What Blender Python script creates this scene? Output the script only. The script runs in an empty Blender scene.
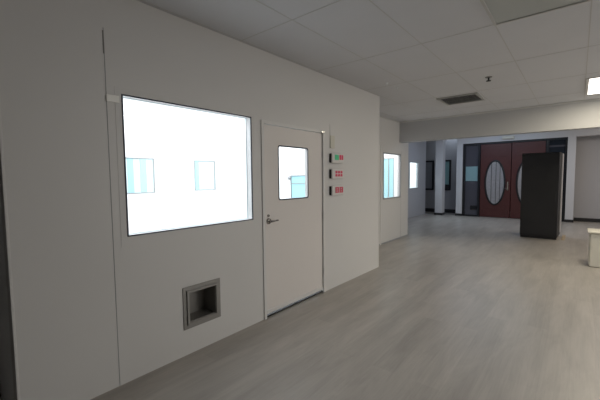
import bpy, bmesh, math, random
from mathutils import Matrix, Vector
random.seed(4)
C = bpy.context.scene
COL = C.collection
R = math.radians

# ------------------------------------------------------------------ camera
def camera():
    f, pitch, roll, yaw = 336.0, R(3.75), R(-0.6), R(39.6)
    F = Vector((-math.sin(yaw)*math.cos(pitch), math.cos(yaw)*math.cos(pitch), -math.sin(pitch)))
    R0 = Vector((math.cos(yaw), math.sin(yaw), 0)); U0 = R0.cross(F)
    Rt = R0*math.cos(roll) + U0*math.sin(roll); U = -R0*math.sin(roll) + U0*math.cos(roll)
    cd = bpy.data.cameras.new('camera'); cam = bpy.data.objects.new('camera', cd); COL.objects.link(cam)
    cd.sensor_width = 36; cd.lens = 36*f/600; cd.clip_end = 100; cd.clip_start = 0.05
    m = Matrix((( Rt.x, U.x, -F.x, 0), (Rt.y, U.y, -F.y, 0), (Rt.z, U.z, -F.z, 1.55), (0, 0, 0, 1)))
    cam.matrix_world = m
    C.camera = cam
camera()

# ------------------------------------------------------------------ world and light
w = bpy.data.worlds.new('world'); C.world = w; w.use_nodes = True
w.node_tree.nodes['Background'].inputs[0].default_value = (0.8, 0.85, 0.95, 1)
w.node_tree.nodes['Background'].inputs[1].default_value = 0.0
def area(name, loc, size, power, color=(1, 1, 1), rot=(0, 0, 0)):
    l = bpy.data.lights.new(name, 'AREA'); l.shape = 'RECTANGLE'; l.size, l.size_y = size
    l.energy = power; l.color = color
    o = bpy.data.objects.new(name, l); COL.objects.link(o); o.location = loc; o.rotation_euler = rot
    return o
WARM = (1.0, 0.93, 0.84); COOL = (0.72, 0.84, 1.0); NEUT = (0.93, 0.97, 1.0)
LAMPS = [  # name, location, size, power, colour, rotation
    ('ceiling_fill_light', (2.2, 3.7, 2.86), (0.6, 2.4), 66, (1.000, 0.992, 0.954), (0, 0, 0)),  # added overhead fill, out of view to the right
    ('side_fill_light', (4.9, 6.4, 1.45), (2.3, 3.4), 80.0, (1.000, 0.972, 0.938), (0, R(90), 0)),  # added side fill to brighten the far end of the white wall
    ('hall_fill_light', (-1.9, 12.2, 3.3), (2.0, 2.0), 30.0, (0.620, 0.800, 1.000), (0, 0, 0)),  # hall fills are added, hidden above the bulkhead
    ('hall_fill_light', (1.6, 11.8, 3.3), (2.0, 2.0), 57.0, (1.000, 0.868, 0.737), (0, 0, 0)),
    ('hall_fill_light', (-3.1, 12.4, 3.35), (1.2, 1.2), 13.2, (0.636, 0.750, 1.000), (0, 0, 0)),
    ('troffer_lamp', (0.37, 6.9, 2.885), (0.56, 1.16), 34.5, (1.000, 0.887, 0.661), (0, 0, 0)),
    ('clean_room_lamp', (-4.1, 1.65, 2.85), (2.6, 2.2), 56, (0.88, 0.95, 1.0), (0, 0, 0)),
    ('clean_room_lamp', (-4.1, 4.0, 2.85), (2.6, 2.1), 56, (0.88, 0.95, 1.0), (0, 0, 0)),
    ('clean_room_lamp', (-4.9, 7.0, 2.85), (2.6, 2.8), 78, (0.95, 0.98, 1.0), (0, 0, 0)),
    ('clean_room_lamp', (-6.1, 12.9, 2.5), (1.6, 1.8), 60, (0.8, 0.95, 1.0), (0, 0, 0)),
    ('nook_fill_light', (-4.1, 14.75, 3.35), (0.8, 0.4), 3, (0.75, 0.86, 1.0), (0, 0, 0)),  # weak fill added to lift the gap beside the column
]
for a in LAMPS: area(*a)
C.view_settings.view_transform = 'Standard'
try: C.view_settings.look = 'None'
except Exception: pass
C.view_settings.gamma = 1.0
C.view_settings.use_curve_mapping = False
C.view_settings.exposure = 0.0

# ------------------------------------------------------------------ materials
def mat(name, color, rough=0.6, metal=0.0, emit=None, estr=0.0, bump=None, var=None, coat=0.0):
    m = bpy.data.materials.new(name); m.use_nodes = True
    nt = m.node_tree; b = nt.nodes['Principled BSDF']
    b.inputs['Base Color'].default_value = (*color, 1)
    b.inputs['Roughness'].default_value = rough
    b.inputs['Metallic'].default_value = metal
    b.inputs['Coat Weight'].default_value = coat
    if emit:
        b.inputs['Emission Color'].default_value = (*emit, 1); b.inputs['Emission Strength'].default_value = estr
    tc = nt.nodes.new('ShaderNodeTexCoord')
    if var:                                           # (scale, amount): slight tonal unevenness of the thing itself
        n = nt.nodes.new('ShaderNodeTexNoise'); n.inputs['Scale'].default_value = var[0]; n.inputs['Detail'].default_value = 5
        nt.links.new(tc.outputs['Object'], n.inputs['Vector'])
        mx = nt.nodes.new('ShaderNodeMix'); mx.data_type = 'RGBA'
        mx.inputs['A'].default_value = (*[c*(1-var[1]) for c in color], 1)
        mx.inputs['B'].default_value = (*[min(1, c*(1+var[1])) for c in color], 1)
        nt.links.new(n.outputs['Fac'], mx.inputs['Factor']); nt.links.new(mx.outputs['Result'], b.inputs['Base Color'])
    if bump:
        n = nt.nodes.new('ShaderNodeTexNoise'); n.inputs['Scale'].default_value = bump[0]; n.inputs['Detail'].default_value = 3
        nt.links.new(tc.outputs['Object'], n.inputs['Vector'])
        bp = nt.nodes.new('ShaderNodeBump'); bp.inputs['Strength'].default_value = bump[1]; bp.inputs['Distance'].default_value = 0.01
        nt.links.new(n.outputs['Fac'], bp.inputs['Height']); nt.links.new(bp.outputs['Normal'], b.inputs['Normal'])
    return m
def glass(name, tint=(1, 1, 1), refl=0.02):
    m = bpy.data.materials.new(name); m.use_nodes = True; nt = m.node_tree
    nt.nodes.remove(nt.nodes['Principled BSDF'])
    t = nt.nodes.new('ShaderNodeBsdfTransparent'); t.inputs[0].default_value = (*tint, 1)
    g = nt.nodes.new('ShaderNodeBsdfGlossy'); g.inputs['Roughness'].default_value = 0.02
    x = nt.nodes.new('ShaderNodeMixShader'); x.inputs[0].default_value = refl
    nt.links.new(t.outputs[0], x.inputs[1]); nt.links.new(g.outputs[0], x.inputs[2])
    nt.links.new(x.outputs[0], nt.nodes['Material Output'].inputs['Surface'])
    return m
def floor_mat():
    m = bpy.data.materials.new('grey_plank_vinyl'); m.use_nodes = True
    nt = m.node_tree; N = nt.nodes.new; L = nt.links.new; b = nt.nodes['Principled BSDF']
    tc = N('ShaderNodeTexCoord')
    mp = N('ShaderNodeMapping'); mp.inputs['Rotation'].default_value = (0, 0, R(90)); L(tc.outputs['Object'], mp.inputs['Vector'])
    br = N('ShaderNodeTexBrick'); br.inputs['Scale'].default_value = 1.0
    br.inputs['Brick Width'].default_value = 1.22; br.inputs['Row Height'].default_value = 0.18
    br.inputs['Mortar Size'].default_value = 0.0012; br.inputs['Mortar Smooth'].default_value = 0.3
    br.offset = 0.37; br.inputs['Bias'].default_value = 0.0
    br.inputs['Color1'].default_value = (0.0, 0.0, 0.0, 1); br.inputs['Color2'].default_value = (1, 1, 1, 1)
    br.inputs['Mortar'].default_value = (0.2, 0.2, 0.2, 1)
    L(mp.outputs[0], br.inputs['Vector'])
    mp2 = N('ShaderNodeMapping'); mp2.inputs['Scale'].default_value = (5, 0.9, 1); L(tc.outputs['Object'], mp2.inputs['Vector'])
    n1 = N('ShaderNodeTexNoise'); n1.inputs['Scale'].default_value = 1.3; n1.inputs['Detail'].default_value = 8; n1.inputs['Roughness'].default_value = 0.62
    n1.inputs['Distortion'].default_value = 0.6
    L(mp2.outputs[0], n1.inputs['Vector'])
    mp3 = N('ShaderNodeMapping'); mp3.inputs['Scale'].default_value = (70, 2.5, 1); L(tc.outputs['Object'], mp3.inputs['Vector'])
    n2 = N('ShaderNodeTexNoise'); n2.inputs['Scale'].default_value = 1.0; n2.inputs['Detail'].default_value = 4
    L(mp3.outputs[0], n2.inputs['Vector'])
    r1 = N('ShaderNodeMapRange'); r1.inputs['From Min'].default_value = 0.3; r1.inputs['From Max'].default_value = 0.7
    r1.inputs['To Min'].default_value = -0.15; r1.inputs['To Max'].default_value = 0.13; L(n1.outputs['Fac'], r1.inputs[0])
    r2 = N('ShaderNodeMapRange'); r2.inputs['From Min'].default_value = 0.3; r2.inputs['From Max'].default_value = 0.7
    r2.inputs['To Min'].default_value = -0.05; r2.inputs['To Max'].default_value = 0.05; L(n2.outputs['Fac'], r2.inputs[0])
    r3 = N('ShaderNodeMapRange'); r3.inputs['To Min'].default_value = 0.94; r3.inputs['To Max'].default_value = 1.06; L(br.outputs['Color'], r3.inputs[0])
    a1 = N('ShaderNodeMath'); L(r1.outputs[0], a1.inputs[0]); L(r2.outputs[0], a1.inputs[1])
    a2 = N('ShaderNodeMath'); L(a1.outputs[0], a2.inputs[0]); L(r3.outputs[0], a2.inputs[1])
    vm = N('ShaderNodeVectorMath'); vm.operation = 'SCALE'; vm.inputs[0].default_value = (0.375, 0.345, 0.31)
    L(a2.outputs[0], vm.inputs['Scale']); L(vm.outputs[0], b.inputs['Base Color'])
    b.inputs['Roughness'].default_value = 0.36
    bp = N('ShaderNodeBump'); bp.inputs['Strength'].default_value = 0.15; bp.inputs['Distance'].default_value = 0.002
    L(a2.outputs[0], bp.inputs['Height']); L(bp.outputs[0], b.inputs['Normal'])
    return m

M = dict(
    panel=mat('white_wall_panel', (0.66, 0.65, 0.635), 0.42, var=(1.3, 0.03), bump=(3, 0.05)),
    trim=mat('white_aluminium_trim', (0.70, 0.69, 0.675), 0.35),
    door=mat('cream_painted_door', (0.74, 0.70, 0.67), 0.4, var=(1.5, 0.02)),
    inner=mat('clean_room_white', (0.88, 0.88, 0.88), 0.5),
    innerfloor=mat('clean_room_floor', (0.8, 0.81, 0.82), 0.4),
    ceil=mat('ceiling_tile', (0.61, 0.615, 0.635), 0.85, var=(3, 0.03), bump=(180, 0.15)),
    bar=mat('ceiling_grid_shadow_gap', (0.52, 0.515, 0.50), 0.7),
    bar2=mat('ceiling_grid_metal', (0.60, 0.60, 0.58), 0.5),
    floor=floor_mat(),
    bulk=mat('grey_bulkhead_paint', (0.47, 0.475, 0.485), 0.75, bump=(60, 0.05)),
    hall=mat('hall_wall_paint', (0.44, 0.44, 0.46), 0.75, bump=(60, 0.05)),
    post=mat('pale_post_paint', (0.60, 0.60, 0.62), 0.6),
    dark=mat('charcoal_partition', (0.06, 0.058, 0.056), 0.6),
    base=mat('black_rubber_base', (0.018, 0.018, 0.02), 0.5),
    blackmetal=mat('black_metal_frame', (0.012, 0.012, 0.015), 0.4),
    gasket=mat('dark_gasket', (0.02, 0.022, 0.04), 0.5),
    greyframe=mat('grey_window_frame', (0.33, 0.34, 0.35), 0.45),
    steel=mat('brushed_steel', (0.27, 0.26, 0.245), 0.45, metal=0.4, var=(25, 0.08)),
    steeldark=mat('dull_steel_duct', (0.24, 0.23, 0.215), 0.5, metal=0.5),
    chrome=mat('satin_chrome', (0.42, 0.40, 0.38), 0.22, metal=1.0),
    red=mat('red_brown_door_paint', (0.085, 0.026, 0.024), 0.42, var=(6, 0.15)),
    smoke=mat('smoked_glass_film', (0.085, 0.083, 0.10), 0.12),
    nightglass=mat('dark_glass', (0.014, 0.02, 0.03), 0.06),
    leaded=mat('pale_leaded_glass', (0.33, 0.32, 0.33), 0.25, var=(14, 0.2)),
    lead=mat('lead_came', (0.07, 0.07, 0.075), 0.4, metal=0.5),
    tealsheet=mat('pale_teal_sheet', (0.25, 0.40, 0.43), 0.4),
    teal=mat('frosted_teal_glass', (0.40, 0.68, 0.74), 0.25),
    tealpale=mat('pale_frosted_glass', (0.72, 0.86, 0.88), 0.25),
    cab=mat('black_cabinet_paint', (0.009, 0.009, 0.011), 0.45),
    cabedge=mat('grey_metal_edge', (0.5, 0.49, 0.5), 0.4),
    card=mat('tan_cardboard', (0.42, 0.34, 0.24), 0.8),
    bin=mat('ivory_plastic', (0.66, 0.64, 0.56), 0.4),
    shell=mat('pale_grey_plastic', (0.70, 0.68, 0.66), 0.4),
    shellback=mat('black_plastic', (0.015, 0.015, 0.017), 0.4),
    green=mat('green_display', (0.06, 0.42, 0.2), 0.4, emit=(0.05, 0.5, 0.25), estr=0.12),
    maroon=mat('red_display_digits', (0.42, 0.04, 0.09), 0.4, emit=(0.8, 0.05, 0.12), estr=0.15),
    pinkface=mat('pale_display_face', (0.55, 0.42, 0.42), 0.35),
    blind=mat('grey_blind', (0.30, 0.31, 0.34), 0.6),
    tealdim=mat('dim_teal_pane', (0.2, 0.38, 0.39), 0.3),
    lampwhite=mat('lit_diffuser', (0.9, 0.9, 0.88), 0.4, emit=(1.0, 0.95, 0.86), estr=3.2),
    tray=mat('unlit_grey_diffuser', (0.47, 0.49, 0.47), 0.35),
    vent=mat('vent_enamel', (0.42, 0.42, 0.41), 0.45),
    ventdark=mat('dark_vent_throat', (0.07, 0.07, 0.07), 0.8),
    glass=glass('clear_glass'),
    deskwhite=mat('white_laminate', (0.8, 0.82, 0.84), 0.3),
)

# ------------------------------------------------------------------ helpers
def BM(): return bmesh.new()
def box(bm, x0, x1, y0, y1, z0, z1, bev=0.0, seg=2):
    r = bmesh.ops.create_cube(bm, size=1.0)
    vs = r['verts']
    for v in vs:
        v.co = Vector(((x0+x1)/2 + v.co.x*(x1-x0), (y0+y1)/2 + v.co.y*(y1-y0), (z0+z1)/2 + v.co.z*(z1-z0)))
    if bev > 0:
        es = list({e for v in vs for e in v.link_edges})
        bmesh.ops.bevel(bm, geom=es, offset=bev, segments=seg, affect='EDGES', profile=0.5)
    return bm
def cyl(bm, p0, p1, r0, r1=None, seg=24):
    p0, p1 = Vector(p0), Vector(p1); r1 = r0 if r1 is None else r1
    d = p1-p0; q = d.to_track_quat('Z', 'Y')
    m = Matrix.Translation((p0+p1)/2) @ q.to_matrix().to_4x4()
    bmesh.ops.create_cone(bm, cap_ends=True, segments=seg, radius1=r0, radius2=r1, depth=d.length, matrix=m)
    return bm
def slab(bm, axis, a0, a1, u, v, holes):
    """wall slab: axis 'x' -> plane X=a0..a1, u is Y; axis 'y' -> plane Y=a0..a1, u is X. Clean cells round the holes."""
    us = sorted({*u, *[h[0] for h in holes], *[h[1] for h in holes]})
    vs = sorted({*v, *[h[2] for h in holes], *[h[3] for h in holes]})
    def solid(i, j):
        if i < 0 or j < 0 or i >= len(us)-1 or j >= len(vs)-1: return False
        cu, cv = (us[i]+us[i+1])/2, (vs[j]+vs[j+1])/2
        return not any(h[0] < cu < h[1] and h[2] < cv < h[3] for h in holes)
    P = (lambda a, p, q: (a, p, q)) if axis == 'x' else (lambda a, p, q: (p, a, q))
    def quad(*c): bm.faces.new([bm.verts.new(p) for p in c])
    for i in range(len(us)-1):
        for j in range(len(vs)-1):
            if not solid(i, j): continue
            A, B, c, d = us[i], us[i+1], vs[j], vs[j+1]
            for a in (a0, a1): quad(P(a, A, c), P(a, B, c), P(a, B, d), P(a, A, d))
            if not solid(i-1, j): quad(P(a0, A, c), P(a1, A, c), P(a1, A, d), P(a0, A, d))
            if not solid(i+1, j): quad(P(a0, B, c), P(a1, B, c), P(a1, B, d), P(a0, B, d))
            if not solid(i, j-1): quad(P(a0, A, c), P(a1, A, c), P(a1, B, c), P(a0, B, c))
            if not solid(i, j+1): quad(P(a0, A, d), P(a1, A, d), P(a1, B, d), P(a0, B, d))
    bmesh.ops.remove_doubles(bm, verts=bm.verts, dist=1e-5)
    return bm
def ring(bm, axis, a0, a1, u0, u1, v0, v1, t, tb=None, bev=0.0):
    """rectangular frame of width t inside u0..u1, v0..v1"""
    tb = t if tb is None else tb
    return slab(bm, axis, a0, a1, (u0, u1), (v0, v1), [(u0+t, u1-t, v0+tb, v1-t)])
def base_of(p):
    while p.parent: p = p.parent
    return p.location
def obj(name, bm, m, parent=None, smooth=False):
    bmesh.ops.recalc_face_normals(bm, faces=bm.faces)
    if parent:
        b = base_of(parent)
        bmesh.ops.translate(bm, verts=bm.verts, vec=-Vector(b))
    me = bpy.data.meshes.new(name); bm.to_mesh(me); bm.free()
    me.materials.append(M[m] if isinstance(m, str) else m)
    if smooth:
        for p in me.polygons: p.use_smooth = True
    o = bpy.data.objects.new(name, me); COL.objects.link(o)
    if parent: o.parent = parent
    return o
def thing(name, label, cat, loc, rz=0, group=None):
    o = bpy.data.objects.new(name, None); COL.objects.link(o); o.location = loc; o.rotation_euler = (0, 0, rz)
    o.empty_display_size = 0.1
    o['label'] = label; o['category'] = cat
    if group: o['group'] = group
    return o
def tag(o, label, cat, group=None):
    o['label'] = label; o['category'] = cat
    if group: o['group'] = group
    return o
def struct(name, bm, m, label=None, cat=None, parent=None):
    o = obj(name, bm, m, parent); o['kind'] = 'structure'
    if label: o['label'] = label; o['category'] = cat or name.split('_')[0]
    return o
def sroot(name, loc, label, cat):
    o = thing(name, label, cat, loc); o['kind'] = 'structure'; return o

# ------------------------------------------------------------------ floor, ceiling, shell
X0 = -2.61; CEIL = 2.9; Y1 = 5.27; X2 = -3.44; X3 = -4.9
struct('floor', box(BM(), -8, 5.2, -3.2, 17, -0.1, 0), 'floor', 'grey brown wood-look plank floor', 'floor')
struct('ceiling', box(BM(), -8, 5.2, -3.2, 8.05, CEIL, CEIL+0.08), 'ceil', 'pale suspended tile ceiling over the near room', 'ceiling')
struct('ceiling_hall', box(BM(), -8, 5.2, 8.05, 17, 3.45, 3.55), 'hall', 'grey ceiling of the entrance hall beyond the bulkhead', 'ceiling')
# ceiling grid: thin bars between tiles (2 x 4 pattern)
gb = BM()
xs = [-0.62+0.655*k for k in range(-4, 9)]; ys = [2.255+1.25*k for k in range(-4, 5)]
for x in xs: box(gb, x-0.004, x+0.004, -3.1, 8.0, CEIL-0.002, CEIL+0.004)
for y in ys:
    box(gb, -3.3, 5.1, y-0.004, y+0.004, CEIL-0.002, CEIL+0.004)
struct('trim_ceiling_grid', gb, 'bar', 'thin grid lines between the ceiling tiles', 'ceiling grid')
struct('wall_right', box(BM(), 5.0, 5.1, -3.1, 16.9, 0, 3.45), 'bulk')
struct('wall_rear', box(BM(), -3.9, 5.0, -3.1, -3.0, 0, 2.9), 'bulk')
struct('wall_left_dark', box(BM(), -3.25, -3.15, -3.0, 0.40, 0, 2.9), 'dark', 'dark charcoal partition behind the left end of the white wall', 'wall')
struct('baseboard_left_dark', box(BM(), -3.15, -3.13, -3.0, 0.40, 0, 0.12), 'base')

wn = sroot('window_10', (5.0, 6.4, 0.3), 'added frame round the unseen fill light at the right hand wall', 'window')  # added surround for the side fill, unseen from the camera
obj('window_frame', ring(BM(), 'x', 4.93, 5.0, 4.62, 8.18, 0.22, 2.68, 0.06), 'trim', wn)
fx = thing('ceiling_light', 'added frame round the unseen ceiling fill light right of the camera', 'light', (2.2, 3.7, CEIL))  # added surround for the overhead fill, outside the frame
fxb = BM()
for a_ in ((1.86, 1.90, 2.46, 4.94), (2.50, 2.54, 2.46, 4.94), (1.90, 2.50, 2.46, 2.50), (1.90, 2.50, 4.90, 4.94)): box(fxb, *a_, CEIL-0.03, CEIL)
obj('frame', fxb, 'bar2', fx)
# --- near clean room (white panel wall with window, door and return grille)
WIN = (1.105, 2.38, 1.12, 2.18); DR = (2.515, 3.665, 0.0, 2.17); VT = (1.595, 1.885, 0.275, 0.565)
struct('wall_left', slab(BM(), 'x', X0-0.08, X0, (0.41, Y1), (0, CEIL-0.002), [WIN, DR, VT]), 'panel', 'long white panel wall with a bright window, a door and a low steel grille', 'wall')
struct('wall_clean_room_near', box(BM(), -5.6, X0-0.08, 0.41, 0.49, 0, CEIL-0.002), 'inner')
struct('wall_clean_room_end', slab(BM(), 'y', Y1-0.08, Y1, (-5.6, X0-0.08), (0, CEIL-0.002), [(-4.53, -4.12, 1.14, 1.60)]), 'inner')
OW = [(2.20, 2.81, 1.33, 1.90), (3.58, 4.04, 1.34, 1.895)]
struct('wall_clean_room_opposite', slab(BM(), 'x', -5.6, -5.5, (0.49, Y1-0.08), (0, CEIL-0.002), OW), 'inner')
struct('ceiling_clean_room', box(BM(), -5.5, X0-0.08, 0.49, Y1-0.08, 2.87, 2.89), 'inner')
struct('floor_clean_room', box(BM(), -5.5, X0-0.08, 0.49, Y1-0.08, 0.0, 0.012), 'innerfloor')
struct('wall_corner_return', box(BM(), X2-0.001, X0-0.08, Y1-0.0, Y1+0.02, 0, CEIL-0.002), 'panel')

# --- panel seams and battens on the white wall
def batten(y, wd, z0, z1, x=X0, t=0.006, m='trim', name='trim_batten'):
    return struct(name, box(BM(), x, x+t, y-wd/2, y+wd/2, z0, z1, 0.0015, 1), m)
batten(1.003, 0.004, 0.0, 2.62, t=0.0012, m='greyframe', name='trim_panel_seam')
batten(5.262, 0.016, 0.0, CEIL-0.004, t=0.004, name='trim_corner_post')
batten(0.418, 0.014, 0.0, CEIL-0.004, t=0.004, name='trim_end_post')

batten(1.0, 0.010, 2.44, 2.60, t=0.002, m='steeldark', name='trim_seam_gap')
# window 1
wr = sroot('window_1', (X0, 1.74, 1.12), 'large bright clean-room window in the white wall', 'window')
obj('outer_frame', ring(BM(), 'x', X0, X0+0.002, WIN[0]-0.045, WIN[1]+0.045, WIN[2]-0.075, WIN[3]+0.045, 0.045, 0.075), 'panel', wr)
obj('gasket', ring(BM(), 'x', X0-0.004, X0+0.006, WIN[0], WIN[1], WIN[2], WIN[3], 0.010), 'gasket', wr)
obj('reveal_liner', ring(BM(), 'x', X0-0.072, X0-0.007, WIN[0]+0.001, WIN[1]-0.001, WIN[2]+0.001, WIN[3]-0.001, 0.003), 'inner', wr)
obj('inner_frame', ring(BM(), 'x', X0-0.079, X0-0.073, WIN[0]+0.001, WIN[1]-0.001, WIN[2]+0.001, WIN[3]-0.001, 0.008), 'tealpale', wr)
obj('pane', box(BM(), X0-0.006, X0-0.002, WIN[0]+0.006, WIN[1]-0.006, WIN[2]+0.006, WIN[3]-0.006), 'glass', wr)
# pale plate beside its top left corner, glint put into its colour
tag(obj('joint_cover_plate', box(BM(), X0+0.004, X0+0.010, 1.0, 1.088, 2.11, 2.16, 0.002, 1), mat('plate_with_glint', (0.92, 0.91, 0.86), 0.25)),
    'small pale cover plate beside the top left corner of the large window', 'plate')

# door 1
dr = sroot('door_1', (X0, 3.09, 0), 'cream clean-room door with a glass lite and lever handle', 'door')
fr = slab(BM(), 'x', X0-0.078, X0+0.012, (DR[0], DR[1]), (0, DR[3]), [(DR[0]+0.035, DR[1]-0.035, -0.01, DR[3]-0.035)])
obj('door_frame', fr, 'trim', dr)
LT = (2.79, 3.325, 1.305, 1.915)
leaf = obj('door_leaf', slab(BM(), 'x', X0-0.052, X0-0.008, (DR[0]+0.042, DR[1]-0.042), (0.045, DR[3]-0.042), [LT]), 'door', dr)
# lite frame with rounded corners
def rrect(u0, u1, v0, v1, r, n=6):
    pts = []
    for cx, cy, a in ((u1-r, v1-r, 0), (u0+r, v1-r, 90), (u0+r, v0+r, 180), (u1-r, v0+r, 270)):
        for k in range(n+1):
            t = R(a+90*k/n); pts.append((cx+r*math.cos(t), cy+r*math.sin(t)))
    return pts
def frame_rr(bm, xa, xb, outer, inner):
    """frame between two loops, planes X=xa..xb"""
    n = len(outer)
    V = [[bm.verts.new((x, p[0], p[1])) for p in loop] for x in (xa, xb) for loop in (outer, inner)]
    oa, ia, ob, ib = V
    for i in range(n):
        j = (i+1) % n
        bm.faces.new((oa[i], oa[j], ia[j], ia[i])); bm.faces.new((ob[i], ob[j], ib[j], ib[i]))
        bm.faces.new((oa[i], oa[j], ob[j], ob[i])); bm.faces.new((ia[i], ia[j], ib[j], ib[i]))
    return bm
lf = obj('lite_frame', frame_rr(BM(), X0-0.010, X0-0.005, rrect(LT[0]-0.008, LT[1]+0.008, LT[2]-0.008, LT[3]+0.008, 0.03), rrect(LT[0]+0.006, LT[1]-0.006, LT[2]+0.006, LT[3]-0.006, 0.022)), 'gasket', dr)
obj('lite_reveal', ring(BM(), 'x', X0-0.052, X0-0.010, LT[0], LT[1], LT[2], LT[3], 0.004), 'trim', lf)
obj('pane', box(BM(), X0-0.032, X0-0.028, LT[0], LT[1], LT[2], LT[3]), 'glass', dr)
obj('bottom_sweep', box(BM(), X0-0.008, X0+0.004, DR[0]+0.045, DR[1]-0.045, 0.045, 0.085, 0.002, 1), 'trim', dr)
obj('threshold', box(BM(), X0-0.075, X0-0.01, DR[0]+0.036, DR[1]-0.036, 0.0, 0.018, 0.003, 1), 'blackmetal', dr)
hd = BM()
hy, hz, hx = 2.615, 1.078, X0-0.008
hb = BM(); cyl(hb, (hx, hy, hz), (hx+0.012, hy, hz), 0.034, 0.031, 28)
handle = obj('door_handle', hb, 'chrome', dr, True)
lv = BM(); cyl(lv, (hx+0.01, hy, hz), (hx+0.055, hy, hz), 0.012, 0.011, 16)
cyl(lv, (hx+0.05, hy-0.008, hz), (hx+0.05, hy+0.10, hz+0.004), 0.0115, 0.009, 16)
bmesh.ops.create_uvsphere(lv, u_segments=14, v_segments=10, radius=0.009, matrix=Matrix.Translation((hx+0.05, hy+0.10, hz+0.004)))
obj('lever', lv, 'chrome', handle, True)
kb = BM(); cyl(kb, (hx, hy-0.005, hz+0.062), (hx+0.014, hy-0.005, hz+0.062), 0.014, 0.012, 20)
obj('lock_cylinder', kb, 'chrome', dr, True)
for z in (0.3, 1.05, 1.85):
    h = BM(); cyl(h, (X0+0.016, DR[1]-0.038, z-0.05), (X0+0.016, DR[1]-0.038, z+0.05), 0.006, None, 12); obj('hinge', h, 'trim', dr)
# highlight at the head of the frame, put in as a small bright block
obj('highlight_block', box(BM(), X0+0.012, X0+0.03, DR[1]-0.09, DR[1]-0.02, DR[3]-0.035, DR[3]-0.012, 0.004, 2), mat('frame_highlight', (0.9, 0.9, 0.88), 0.2, metal=0.6), dr)

# steel low-level return grille
vg = thing('return_air_grille', 'recessed brushed steel air grille low in the white wall', 'grille', (X0, 1.74, 0.23))
obj('outer_flange', ring(BM(), 'x', X0, X0+0.008, 1.545, 1.935, 0.232, 0.608, 0.06), 'steel', vg)
obj('inner_lip', ring(BM(), 'x', X0+0.008, X0+0.02, 1.578, 1.902, 0.265, 0.575, 0.02), 'steel', vg)
duct = BM()
slab(duct, 'x', X0-0.17, X0+0.002, (1.597, 1.883), (0.277, 0.563), [(1.605, 1.875, 0.285, 0.555)])
box(duct, X0-0.175, X0-0.168, 1.597, 1.883, 0.277, 0.563)
obj('duct', duct, 'steeldark', vg)

# indicator boxes
def display(zc, style, label):
    t = thing('display_box', label, 'display', (X0, 3.92, zc-0.065), 0, 'display boxes beside the clean-room door')
    y0, y1, z0, z1 = 3.785, 4.07, zc-0.065, zc+0.065
    obj('back_box', box(BM(), X0, X0+0.03, y0-0.002, y1-0.02, z0+0.004, z1-0.004, 0.006, 2), 'shellback', t)
    obj('faceplate', box(BM(), X0+0.03, X0+0.05, y0, y1, z0, z1, 0.01, 3), 'shell', t)
    f = X0+0.0502
    if style == 'go':
        obj('green_light', box(BM(), f, f+0.004, 3.845, 3.945, z0+0.04, z1-0.018, 0.002, 1), 'green', t)
        obj('red_light', box(BM(), f, f+0.004, 3.96, 4.005, z0+0.045, z1-0.018, 0.002, 1), 'maroon', t)
        obj('red_light', box(BM(), f, f+0.004, 4.015, 4.055, z0+0.045, z1-0.018, 0.002, 1), 'maroon', t)
    elif style == 'six':
        for r in range(2):
            for k in range(3):
                a = 3.86+0.063*k; b = z0+0.03+0.043*r
                obj('digit', box(BM(), f, f+0.004, a, a+0.048, b, b+0.034, 0.002, 1), 'maroon', t)
    else:
        obj('screen', box(BM(), f-0.001, f+0.002, 3.85, 4.055, z0+0.03, z1-0.015, 0.002, 1), 'pinkface', t)
        for k in range(2):
            a = 3.862+0.105*k
            d = BM()
            for (p, q, r_, s) in ((0, .075, .062, .075), (0, .075, .0, .013), (0, .018, 0, .075), (.055, .075, 0, .075), (0, .07, .031, .044)):
                box(d, f+0.002, f+0.005, a+p, a+q, z0+0.035+r_, z0+0.035+s)
            obj('digit', d, 'maroon', t)
display(1.815, 'go', 'topmost display box beside the door, with a green light')
display(1.60, 'six', 'middle display box beside the door, with two rows of red digits')
display(1.372, 'two', 'lowest display box beside the door, with two large red digits')
cv = thing('cable_cover', 'pale vertical cable cover running up the wall above the display boxes', 'cable cover', (X0, 3.86, 1.89))
obj('wide_cover', box(BM(), X0, X0+0.014, 3.80, 3.90, 1.95, 2.12, 0.003, 2), mat('cream_cover', (0.62, 0.60, 0.52), 0.5), cv)
obj('thin_conduit', box(BM(), X0, X0+0.004, 3.80, 3.90, 2.122, 2.27), 'panel', cv)

# interior of near clean room: lites in the opposite wall, end-wall lite
def lite(n, axis, a, u0, u1, v0, v1, m, label, mull=None):
    """frosted window filling a hole; a = room-side face, depth towards minus (x) or plus (y)"""
    s = -1 if axis == 'x' else 1
    c = {'x': (a, (u0+u1)/2, v0), 'y': ((u0+u1)/2, a, v0)}[axis]
    r = sroot('window_%d' % n, c, label, 'window')
    A = sorted((a - s*0.006, a + s*0.03))
    obj('window_frame', ring(BM(), axis, A[0], A[1], u0-0.006, u1+0.006, v0-0.006, v1+0.006, 0.016), 'greyframe', r)
    B = sorted((a + s*0.012, a + s*0.02))
    if axis == 'x': p = box(BM(), B[0], B[1], u0, u1, v0, v1)
    else: p = box(BM(), u0, u1, B[0], B[1], v0, v1)
    obj('pane', p, m, r)
    for q0, q1, mm in (mull or []):
        D = sorted((a + s*0.002, a + s*0.011))
        obj('blind_panel' if mm != 'greyframe' else 'mullion', box(BM(), D[0], D[1], q0, q1, v0+0.012, v1-0.012) if axis == 'x' else box(BM(), q0, q1, D[0], D[1], v0+0.012, v1-0.012), mm, r)
    return r
lite(4, 'x', -5.5, *OW[0], 'tealpale', 'small frosted window seen through the left side of the large window', [(2.38, 2.47, 'teal'), (2.58, 2.68, 'teal')])
lite(5, 'x', -5.5, *OW[1], 'tealpale', 'small frosted window seen through the right side of the large window', [(3.60, 3.68, 'teal')])
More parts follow.
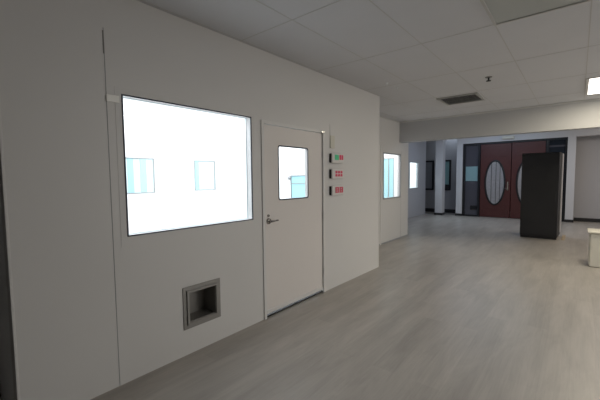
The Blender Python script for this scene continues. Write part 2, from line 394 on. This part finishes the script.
w6 = lite(6, 'y', Y1-0.08, -4.53, -4.12, 1.14, 1.60, 'teal', 'teal frosted window seen through the door glass')
obj('mullion', box(BM(), -4.53, -4.12, Y1-0.079, Y1-0.066, 1.43, 1.445), 'greyframe', w6)
k_ = BM(); cyl(k_, (-4.56, Y1-0.08, 1.55), (-4.56, Y1-0.12, 1.55), 0.035, 0.03, 20); obj('latch', k_, 'greyframe', w6, True)

# --- second clean room (set back)
W2 = (7.155, 8.10, 1.05, 2.095)
struct('wall_left_middle', slab(BM(), 'x', X2-0.07, X2, (Y1+0.02, 8.62), (0, CEIL-0.002), [W2]), 'panel', 'set-back white panel wall past the corner', 'wall')
struct('wall_second_room_end', slab(BM(), 'y', 8.54, 8.62, (-6.4, X2-0.07), (0, CEIL-0.002), [(-4.12, -3.80, 0.95, 2.05)]), 'inner')
struct('wall_second_room_side', box(BM(), -6.5, -6.4, Y1+0.02, 8.62, 0, CEIL-0.002), 'inner')
struct('wall_second_room_near', box(BM(), -6.4, X2-0.07, Y1+0.0, Y1+0.06, 0, CEIL-0.002), 'inner')
struct('ceiling_second_room', box(BM(), -6.4, X2-0.07, Y1+0.06, 8.54, 2.87, 2.89), 'inner')
struct('floor_second_room', box(BM(), -6.4, X2-0.07, Y1+0.06, 8.54, 0, 0.012), 'innerfloor')
w2 = sroot('window_2', (X2, 7.6, 1.05), 'bright tall window in the set-back wall past the corner', 'window')
obj('window_frame', ring(BM(), 'x', X2-0.03, X2+0.008, W2[0]-0.01, W2[1]+0.02, W2[2]-0.015, W2[3]+0.02, 0.03), 'greyframe', w2)
obj('pane', box(BM(), X2-0.03, X2-0.026, W2[0], W2[1], W2[2], W2[3]), 'glass', w2)
batten(7.02, 0.05, 0, 2.25, X2, 0.012, name='trim_door_jamb')
batten(8.16, 0.008, 0, 2.2, X2, 0.002, 'greyframe', name='trim_panel_seam')
for z in (1.02, 1.98):
    pass
struct('trim_wall_base', box(BM(), X2, X2+0.008, Y1+0.02, 8.62, 0, 0.03), 'greyframe')
lite(7, 'y', 8.54, -4.12, -3.80, 0.95, 2.05, 'teal', 'teal glazing seen through the bright tall window', [(-3.965, -3.945, 'greyframe')])

# --- third clean room (far, beyond the bulkhead)
W3 = (12.42, 13.28, 1.11, 2.10)
struct('wall_left_far', slab(BM(), 'x', X3-0.07, X3, (8.62, 14.15), (0, 3.45), [W3]), 'hall', 'grey wall of the hall beyond the bulkhead, left side', 'wall')
struct('wall_third_room_near', box(BM(), -7.2, X3-0.07, 11.5, 11.58, 0, 2.6), 'inner')
struct('wall_third_room_end', box(BM(), -7.2, X3-0.07, 14.07, 14.15, 0, 3.45), 'inner')
struct('wall_third_room_side', box(BM(), -7.3, -7.2, 11.5, 14.15, 0, 2.6), 'inner')
struct('ceiling_third_room', box(BM(), -7.2, X3-0.07, 11.58, 14.07, 2.56, 2.6), 'inner')
w3 = sroot('window_3', (X3, 12.85, 1.11), 'bright pale blue window furthest along the left wall', 'window')
obj('window_frame', ring(BM(), 'x', X3-0.03, X3+0.008, W3[0]-0.02, W3[1]+0.02, W3[2]-0.02, W3[3]+0.02, 0.03), 'greyframe', w3)
obj('pane', box(BM(), X3-0.03, X3-0.026, W3[0], W3[1], W3[2], W3[3]), 'glass', w3)
struct('wall_hall_near_left', box(BM(), X3, X2-0.07, 8.62, 8.68, 0, 3.45), 'hall')

# --- bulkhead
struct('wall_bulkhead', box(BM(), X2-0.0, 5.0, 8.04, 8.24, 2.40, 3.45), 'bulk', 'grey bulkhead dropping from the ceiling across the room', 'wall')
struct('trim_bulkhead_angle', box(BM(), X2, 5.0, 8.015, 8.04, CEIL-0.03, CEIL-0.002), 'bar2')
struct('trim_wall_angle', box(BM(), X2, X2+0.02, Y1+0.02, 8.015, CEIL-0.025, CEIL-0.002), 'bar2')

# --- hall back
YB = 14.15
struct('wall_hall_back', box(BM(), -6.6, -3.5, 15.1, 15.2, 0, 3.45), 'hall', 'blue grey hall back wall behind the pale column', 'wall')
struct('wall_hall_back_left', box(BM(), -6.7, -6.6, 14.15, 15.1, 0, 3.45), 'hall')
struct('baseboard_hall_back', box(BM(), -6.6, -3.69, 15.07, 15.1, 0, 0.15), 'base')
struct('wall_hall_right', box(BM(), -0.1, 5.0, 14.6, 14.7, 0, 3.45), 'hall', 'plain grey wall right of the entrance doors', 'wall')
struct('baseboard_hall_right', box(BM(), -0.07, 5.0, 14.575, 14.6, 0, 0.12), 'base')
struct('wall_hall_header', box(BM(), -3.70, 5.0, YB, YB+0.4, 2.80, 3.44), 'post', 'pale header beam above the entrance doors', 'beam')
struct('wall_hall_side', box(BM(), -3.70, -3.60, YB+0.4, 15.07, 0, 3.45), 'hall')
def column(x0, x1, y0, y1, z1, label, nm='column'):
    t = thing(nm, label, 'column', ((x0+x1)/2, (y0+y1)/2, 0))
    obj('shaft', box(BM(), x0, x1, y0, y1, 0.0, z1, 0.004, 1), 'post', t)
    obj('base_strip', box(BM(), x0-0.012, x1+0.012, y0-0.012, y1+0.012, 0, 0.09, 0.003, 1), 'base', t)
    t['kind'] = 'structure'
    return t
column(-4.45, -4.17, 13.95, 14.3, 3.445, 'pale square column between the two narrow hall windows')
column(-3.70, -3.485, YB-0.02, YB+0.3, 2.80, 'pale narrow post left of the entrance door frame')
column(-0.30, -0.085, YB-0.02, YB+0.3, 2.80, 'pale narrow post right of the entrance door frame')
def hall_window(n, x0, x1, z0, z1, m, label, latch=False):
    r = sroot('window_%d' % n, ((x0+x1)/2, 15.1, z0), label, 'window')
    obj('window_frame', ring(BM(), 'y', 15.05, 15.1, x0, x1, z0, z1, 0.07), 'blackmetal', r)
    obj('pane', box(BM(), x0+0.06, x1-0.06, 15.075, 15.085, z0+0.06, z1-0.06), m, r)
    if latch: obj('latch', box(BM(), x1-0.22, x1-0.02, 15.02, 15.05, z0+0.02, z0+0.25, 0.01, 2), 'blackmetal', r)
hall_window(8, -5.30, -4.86, 0.96, 2.25, 'blind', 'dark framed hall window left of the pale column')
hall_window(9, -4.62, -4.16, 0.96, 2.25, 'tealdim', 'dark framed hall window right of the pale column, teal glass', True)

# --- entrance doors
en = sroot('door_2', (-1.88, YB, 0), 'red double entrance doors with oval glass in a black frame', 'door')
fb = slab(BM(), 'y', YB+0.05, YB+0.17, (-3.485, -0.30), (0, 2.80), [(-3.40, -2.95, 0.06, 2.73), (-2.88, -0.87, -0.01, 2.74), (-0.79, -0.36, 0.06, 2.73)])
obj('door_frame', fb, 'blackmetal', en)
def sidelight(x0, x1, m):
    s = obj('sidelight', box(BM(), x0, x1, YB+0.10, YB+0.11, 0.05, 2.74), m, en)
    return s
s1 = sidelight(-3.41, -2.94, 'smoke'); s2 = sidelight(-0.80, -0.35, 'nightglass')
obj('pale_sheet', box(BM(), -3.385, -2.965, YB+0.085, YB+0.098, 1.36, 1.92), 'tealsheet', s1)
obj('mail_slot', box(BM(), -3.20, -2.97, YB+0.08, YB+0.098, 0.26, 0.42, 0.004, 1), 'blackmetal', s1)
obj('pale_stripe', box(BM(), -0.79, -0.36, YB+0.085, YB+0.098, 2.50, 2.56), 'smoke', s2)
def ellipse_ring(bm, cx, cz, a, b, y0, y1, t, n=48):
    o = [(cx+a*math.cos(2*math.pi*k/n), cz+b*math.sin(2*math.pi*k/n)) for k in range(n)]
    i = [(cx+(a-t)*math.cos(2*math.pi*k/n), cz+(b-t)*math.sin(2*math.pi*k/n)) for k in range(n)]
    V = [[bm.verts.new((p[0], y, p[1])) for p in loop] for y in (y0, y1) for loop in (o, i)]
    oa, ia, ob, ib = V
    for k in range(n):
        j = (k+1) % n
        bm.faces.new((oa[k], oa[j], ia[j], ia[k])); bm.faces.new((ob[k], ob[j], ib[j], ib[k]))
        bm.faces.new((oa[k], oa[j], ob[j], ob[k])); bm.faces.new((ia[k], ia[j], ib[j], ib[k]))
    return bm
for (x0, x1, hxs) in ((-2.87, -1.885, -1.97), (-1.865, -0.88, -1.79)):
    lb = box(BM(), x0, x1, YB+0.08, YB+0.125, 0.012, 2.73, 0.004, 1)
    lfo = obj('door_leaf', lb, 'red', en)
    cx, cz = (x0+x1)/2, 1.30
    obj('oval_frame', ellipse_ring(BM(), cx, cz, 0.345, 0.84, YB+0.055, YB+0.08, 0.055), 'blackmetal', lfo, True)
    g = BM(); n = 48
    va = [g.verts.new((cx+0.30*math.cos(2*math.pi*k/n), YB+0.070, cz+0.795*math.sin(2*math.pi*k/n))) for k in range(n)]
    vb = [g.verts.new((v.co.x, YB+0.0795, v.co.z)) for v in va]
    g.faces.new(va); g.faces.new(vb)
    for k in range(n): g.faces.new((va[k], va[(k+1) % n], vb[(k+1) % n], vb[k]))
    gl = obj('oval_glass', g, 'leaded', lfo)
    c = BM()
    for dx in (-0.12, 0.03, 0.16):
        hh = 0.79*math.sqrt(max(0, 1-(dx/0.30)**2))
        box(c, cx+dx-0.008, cx+dx+0.008, YB+0.064, YB+0.070, cz-hh, cz+hh)
    obj('lead_bars', c, 'lead', lfo)
    # mouldings below and above the oval
    for (z0, z1) in ((0.10, 0.36), (2.26, 2.60)):
        obj('raised_panel', ring(BM(), 'y', YB+0.072, YB+0.08, x0+0.12, x1-0.12, z0, z1, 0.02), 'red', lfo)
    if hxs > -1.9: continue
    k = BM(); box(k, hxs-0.028, hxs+0.028, YB+0.068, YB+0.08, 1.02, 1.34, 0.005, 1)
    hp = obj('handle_plate', k, 'chrome', lfo)
    k = BM(); cyl(k, (hxs, YB+0.07, 1.10), (hxs, YB+0.02, 1.10), 0.012, None, 14); cyl(k, (hxs-0.004, YB+0.02, 1.10), (hxs+(0.11 if hxs < -1.9 else 0.11)*(-1 if hxs < -1.9 else 1), YB+0.02, 1.10), 0.011, None, 14)
    cyl(k, (hxs, YB+0.07, 1.27), (hxs, YB+0.035, 1.27), 0.022, 0.018, 18)
    obj('lever', k, 'chrome', hp, True)
# exit lamp hanging from header
el = thing('exit_light_box', 'small pale light box on the header above the red doors', 'light', (-1.98, YB, 2.86))
obj('housing', box(BM(), -2.16, -1.80, YB-0.10, YB, 2.87, 2.97, 0.01, 2), 'bin', el)

# --- tall black cabinet in the hall
cz = thing('tall_cabinet', 'tall plain black cabinet standing in front of the red doors', 'cabinet', (-0.72, 10.03, 0), R(-2.5))
def lobj(name, bm, m, parent, smooth=False):   # local coordinates
    me_loc = base_of(parent).copy(); bmesh.ops.translate(bm, verts=bm.verts, vec=Vector(me_loc)); return obj(name, bm, m, parent, smooth)
lobj('body', box(BM(), -0.375, 0.37, 0.03, 0.78, 0.05, 2.085, 0.006, 2), 'cab', cz)
fd = lobj('front_door', box(BM(), -0.378, 0.372, 0.0, 0.028, 0.07, 2.08, 0.006, 2), 'cab', cz)
hh = BM(); box(hh, 0.31, 0.33, -0.022, -0.004, 0.95, 1.18, 0.004, 2); box(hh, 0.314, 0.326, -0.006, 0.002, 0.96, 0.98); box(hh, 0.314, 0.326, -0.006, 0.002, 1.15, 1.17)
lobj('pull_handle', hh, 'cab', fd)
lobj('side_edge', box(BM(), 0.372, 0.392, 0.55, 0.79, 0.12, 2.09, 0.003, 1), 'cabedge', cz)
lobj('top_cap', box(BM(), -0.38, 0.376, 0.0, 0.785, 2.085, 2.10, 0.004, 1), 'cab', cz)
for sx in (-0.32, 0.32):
    for sy in (0.08, 0.70):
        k = BM(); cyl(k, (sx, sy, 0), (sx, sy, 0.055), 0.025, 0.02, 14); lobj('foot', k, 'cab', cz)
lobj('plinth', box(BM(), -0.37, 0.365, 0.03, 0.05, 0.005, 0.055), 'cab', cz)
tag(obj('cardboard_sheet', box(BM(), -0.265, -0.20, 10.1, 10.95, 0.0, 0.02, 0.003, 1), 'card'), 'tan cardboard strip lying on the floor beside the black cabinet', 'cardboard')

# --- ivory bin at the right edge
bt = thing('waste_bin', 'ivory plastic bin with a rimmed lid at the right edge', 'bin', (0.44, 7.6, 0))
def taper(bm, x0, x1, y0, y1, z0, z1, k):
    box(bm, x0, x1, y0, y1, z0, z1, 0.03, 4)
    cx, cy = (x0+x1)/2, (y0+y1)/2
    for v in bm.verts:
        t = k + (1-k)*(v.co.z-z0)/(z1-z0); v.co.x = cx+(v.co.x-cx)*t; v.co.y = cy+(v.co.y-cy)*t
    return bm
obj('body', taper(BM(), 0.18, 0.71, 7.40, 7.80, 0.0, 0.58, 0.985), 'bin', bt)
obj('lid', box(BM(), 0.155, 0.74, 7.36, 7.84, 0.58, 0.606, 0.010, 3), 'bin', bt)
k = BM(); box(k, 0.188, 0.20, 7.52, 7.60, 0.48, 0.51, 0.003, 1); obj('grip', k, 'shell', bt)

# ------------------------------------------------------------------ things on the ceiling
cl = thing('ceiling_light', 'lit rectangular troffer light in the ceiling at the right edge', 'light', (0.37, 6.9, CEIL))
obj('frame', slab(BM(), 'y', 0, 1, (0, 1), (0, 1), []) if False else (lambda b: [box(b, 0.045, 0.075, 6.26, 7.52, CEIL-0.012, CEIL), box(b, 0.66, 0.69, 6.26, 7.52, CEIL-0.012, CEIL), box(b, 0.075, 0.66, 6.26, 6.29, CEIL-0.012, CEIL), box(b, 0.075, 0.66, 7.49, 7.52, CEIL-0.012, CEIL)] and b)(BM()), 'bar2', cl)
obj('diffuser', box(BM(), 0.075, 0.66, 6.29, 7.49, CEIL-0.009, CEIL-0.001), 'lampwhite', cl)
ul = thing('ceiling_light', 'unlit grey recessed panel in the ceiling near the camera, top right', 'light', (-0.29, 2.88, CEIL))
obj('frame', (lambda b: [box(b, -0.625, -0.605, 2.26, 3.51, CEIL-0.012, CEIL), box(b, 0.015, 0.035, 2.26, 3.51, CEIL-0.012, CEIL), box(b, -0.605, 0.015, 2.26, 2.28, CEIL-0.012, CEIL), box(b, -0.605, 0.015, 3.49, 3.51, CEIL-0.012, CEIL)] and b)(BM()), 'bar', ul)
obj('diffuser', box(BM(), -0.605, 0.015, 2.28, 3.49, CEIL-0.003, CEIL-0.0005), 'tray', ul)
av = thing('ceiling_vent', 'square louvred air vent in the ceiling before the bulkhead', 'vent', (-1.62, 6.4, CEIL))
obj('throat', box(BM(), -1.90, -1.34, 6.12, 6.68, CEIL-0.004, CEIL-0.001), 'ventdark', av)
fb = BM()
for (a, b_, c_, d_) in ((-1.94, -1.90, 6.08, 6.72), (-1.34, -1.30, 6.08, 6.72), (-1.90, -1.34, 6.08, 6.12), (-1.90, -1.34, 6.68, 6.72)): box(fb, a, b_, c_, d_, CEIL-0.02, CEIL)
obj('frame', fb, 'vent', av)
for k in range(6):
    y = 6.165+0.094*k
    s = BM(); box(s, -1.895, -1.345, -0.024, 0.024, -0.002, 0.002)
    bmesh.ops.rotate(s, verts=s.verts, cent=(0, 0, 0), matrix=Matrix.Rotation(R(12), 3, 'X')); bmesh.ops.translate(s, verts=s.verts, vec=(0, y, CEIL-0.022))
    obj('louvre', s, 'vent', av)
sp = thing('sprinkler_head', 'small dark sprinkler head in the ceiling beyond the unlit panel', 'sprinkler', (-0.99, 5.27, CEIL))
k = BM(); cyl(k, (-0.99, 5.27, CEIL), (-0.99, 5.27, CEIL-0.008), 0.045, 0.04, 24); obj('escutcheon', k, 'steel', sp)
k = BM(); cyl(k, (-0.99, 5.27, CEIL-0.008), (-0.99, 5.27, CEIL-0.05), 0.012, 0.01, 14); cyl(k, (-0.99, 5.27, CEIL-0.05), (-0.99, 5.27, CEIL-0.056), 0.032, 0.03, 18); obj('deflector', k, 'blackmetal', sp)
for (x, y, lab) in ((-2.16, 4.6, 'small white ceiling hook nearer the corner of the white wall'), (-2.16, 4.95, 'small white ceiling hook further towards the bulkhead')):
    k = BM(); cyl(k, (x, y, CEIL), (x, y, CEIL-0.012), 0.018, 0.012, 14); cyl(k, (x, y, CEIL-0.012), (x, y, CEIL-0.03), 0.004, None, 8)
    tag(obj('ceiling_hook', k, 'deskwhite'), lab, 'hook', 'small white ceiling hooks')
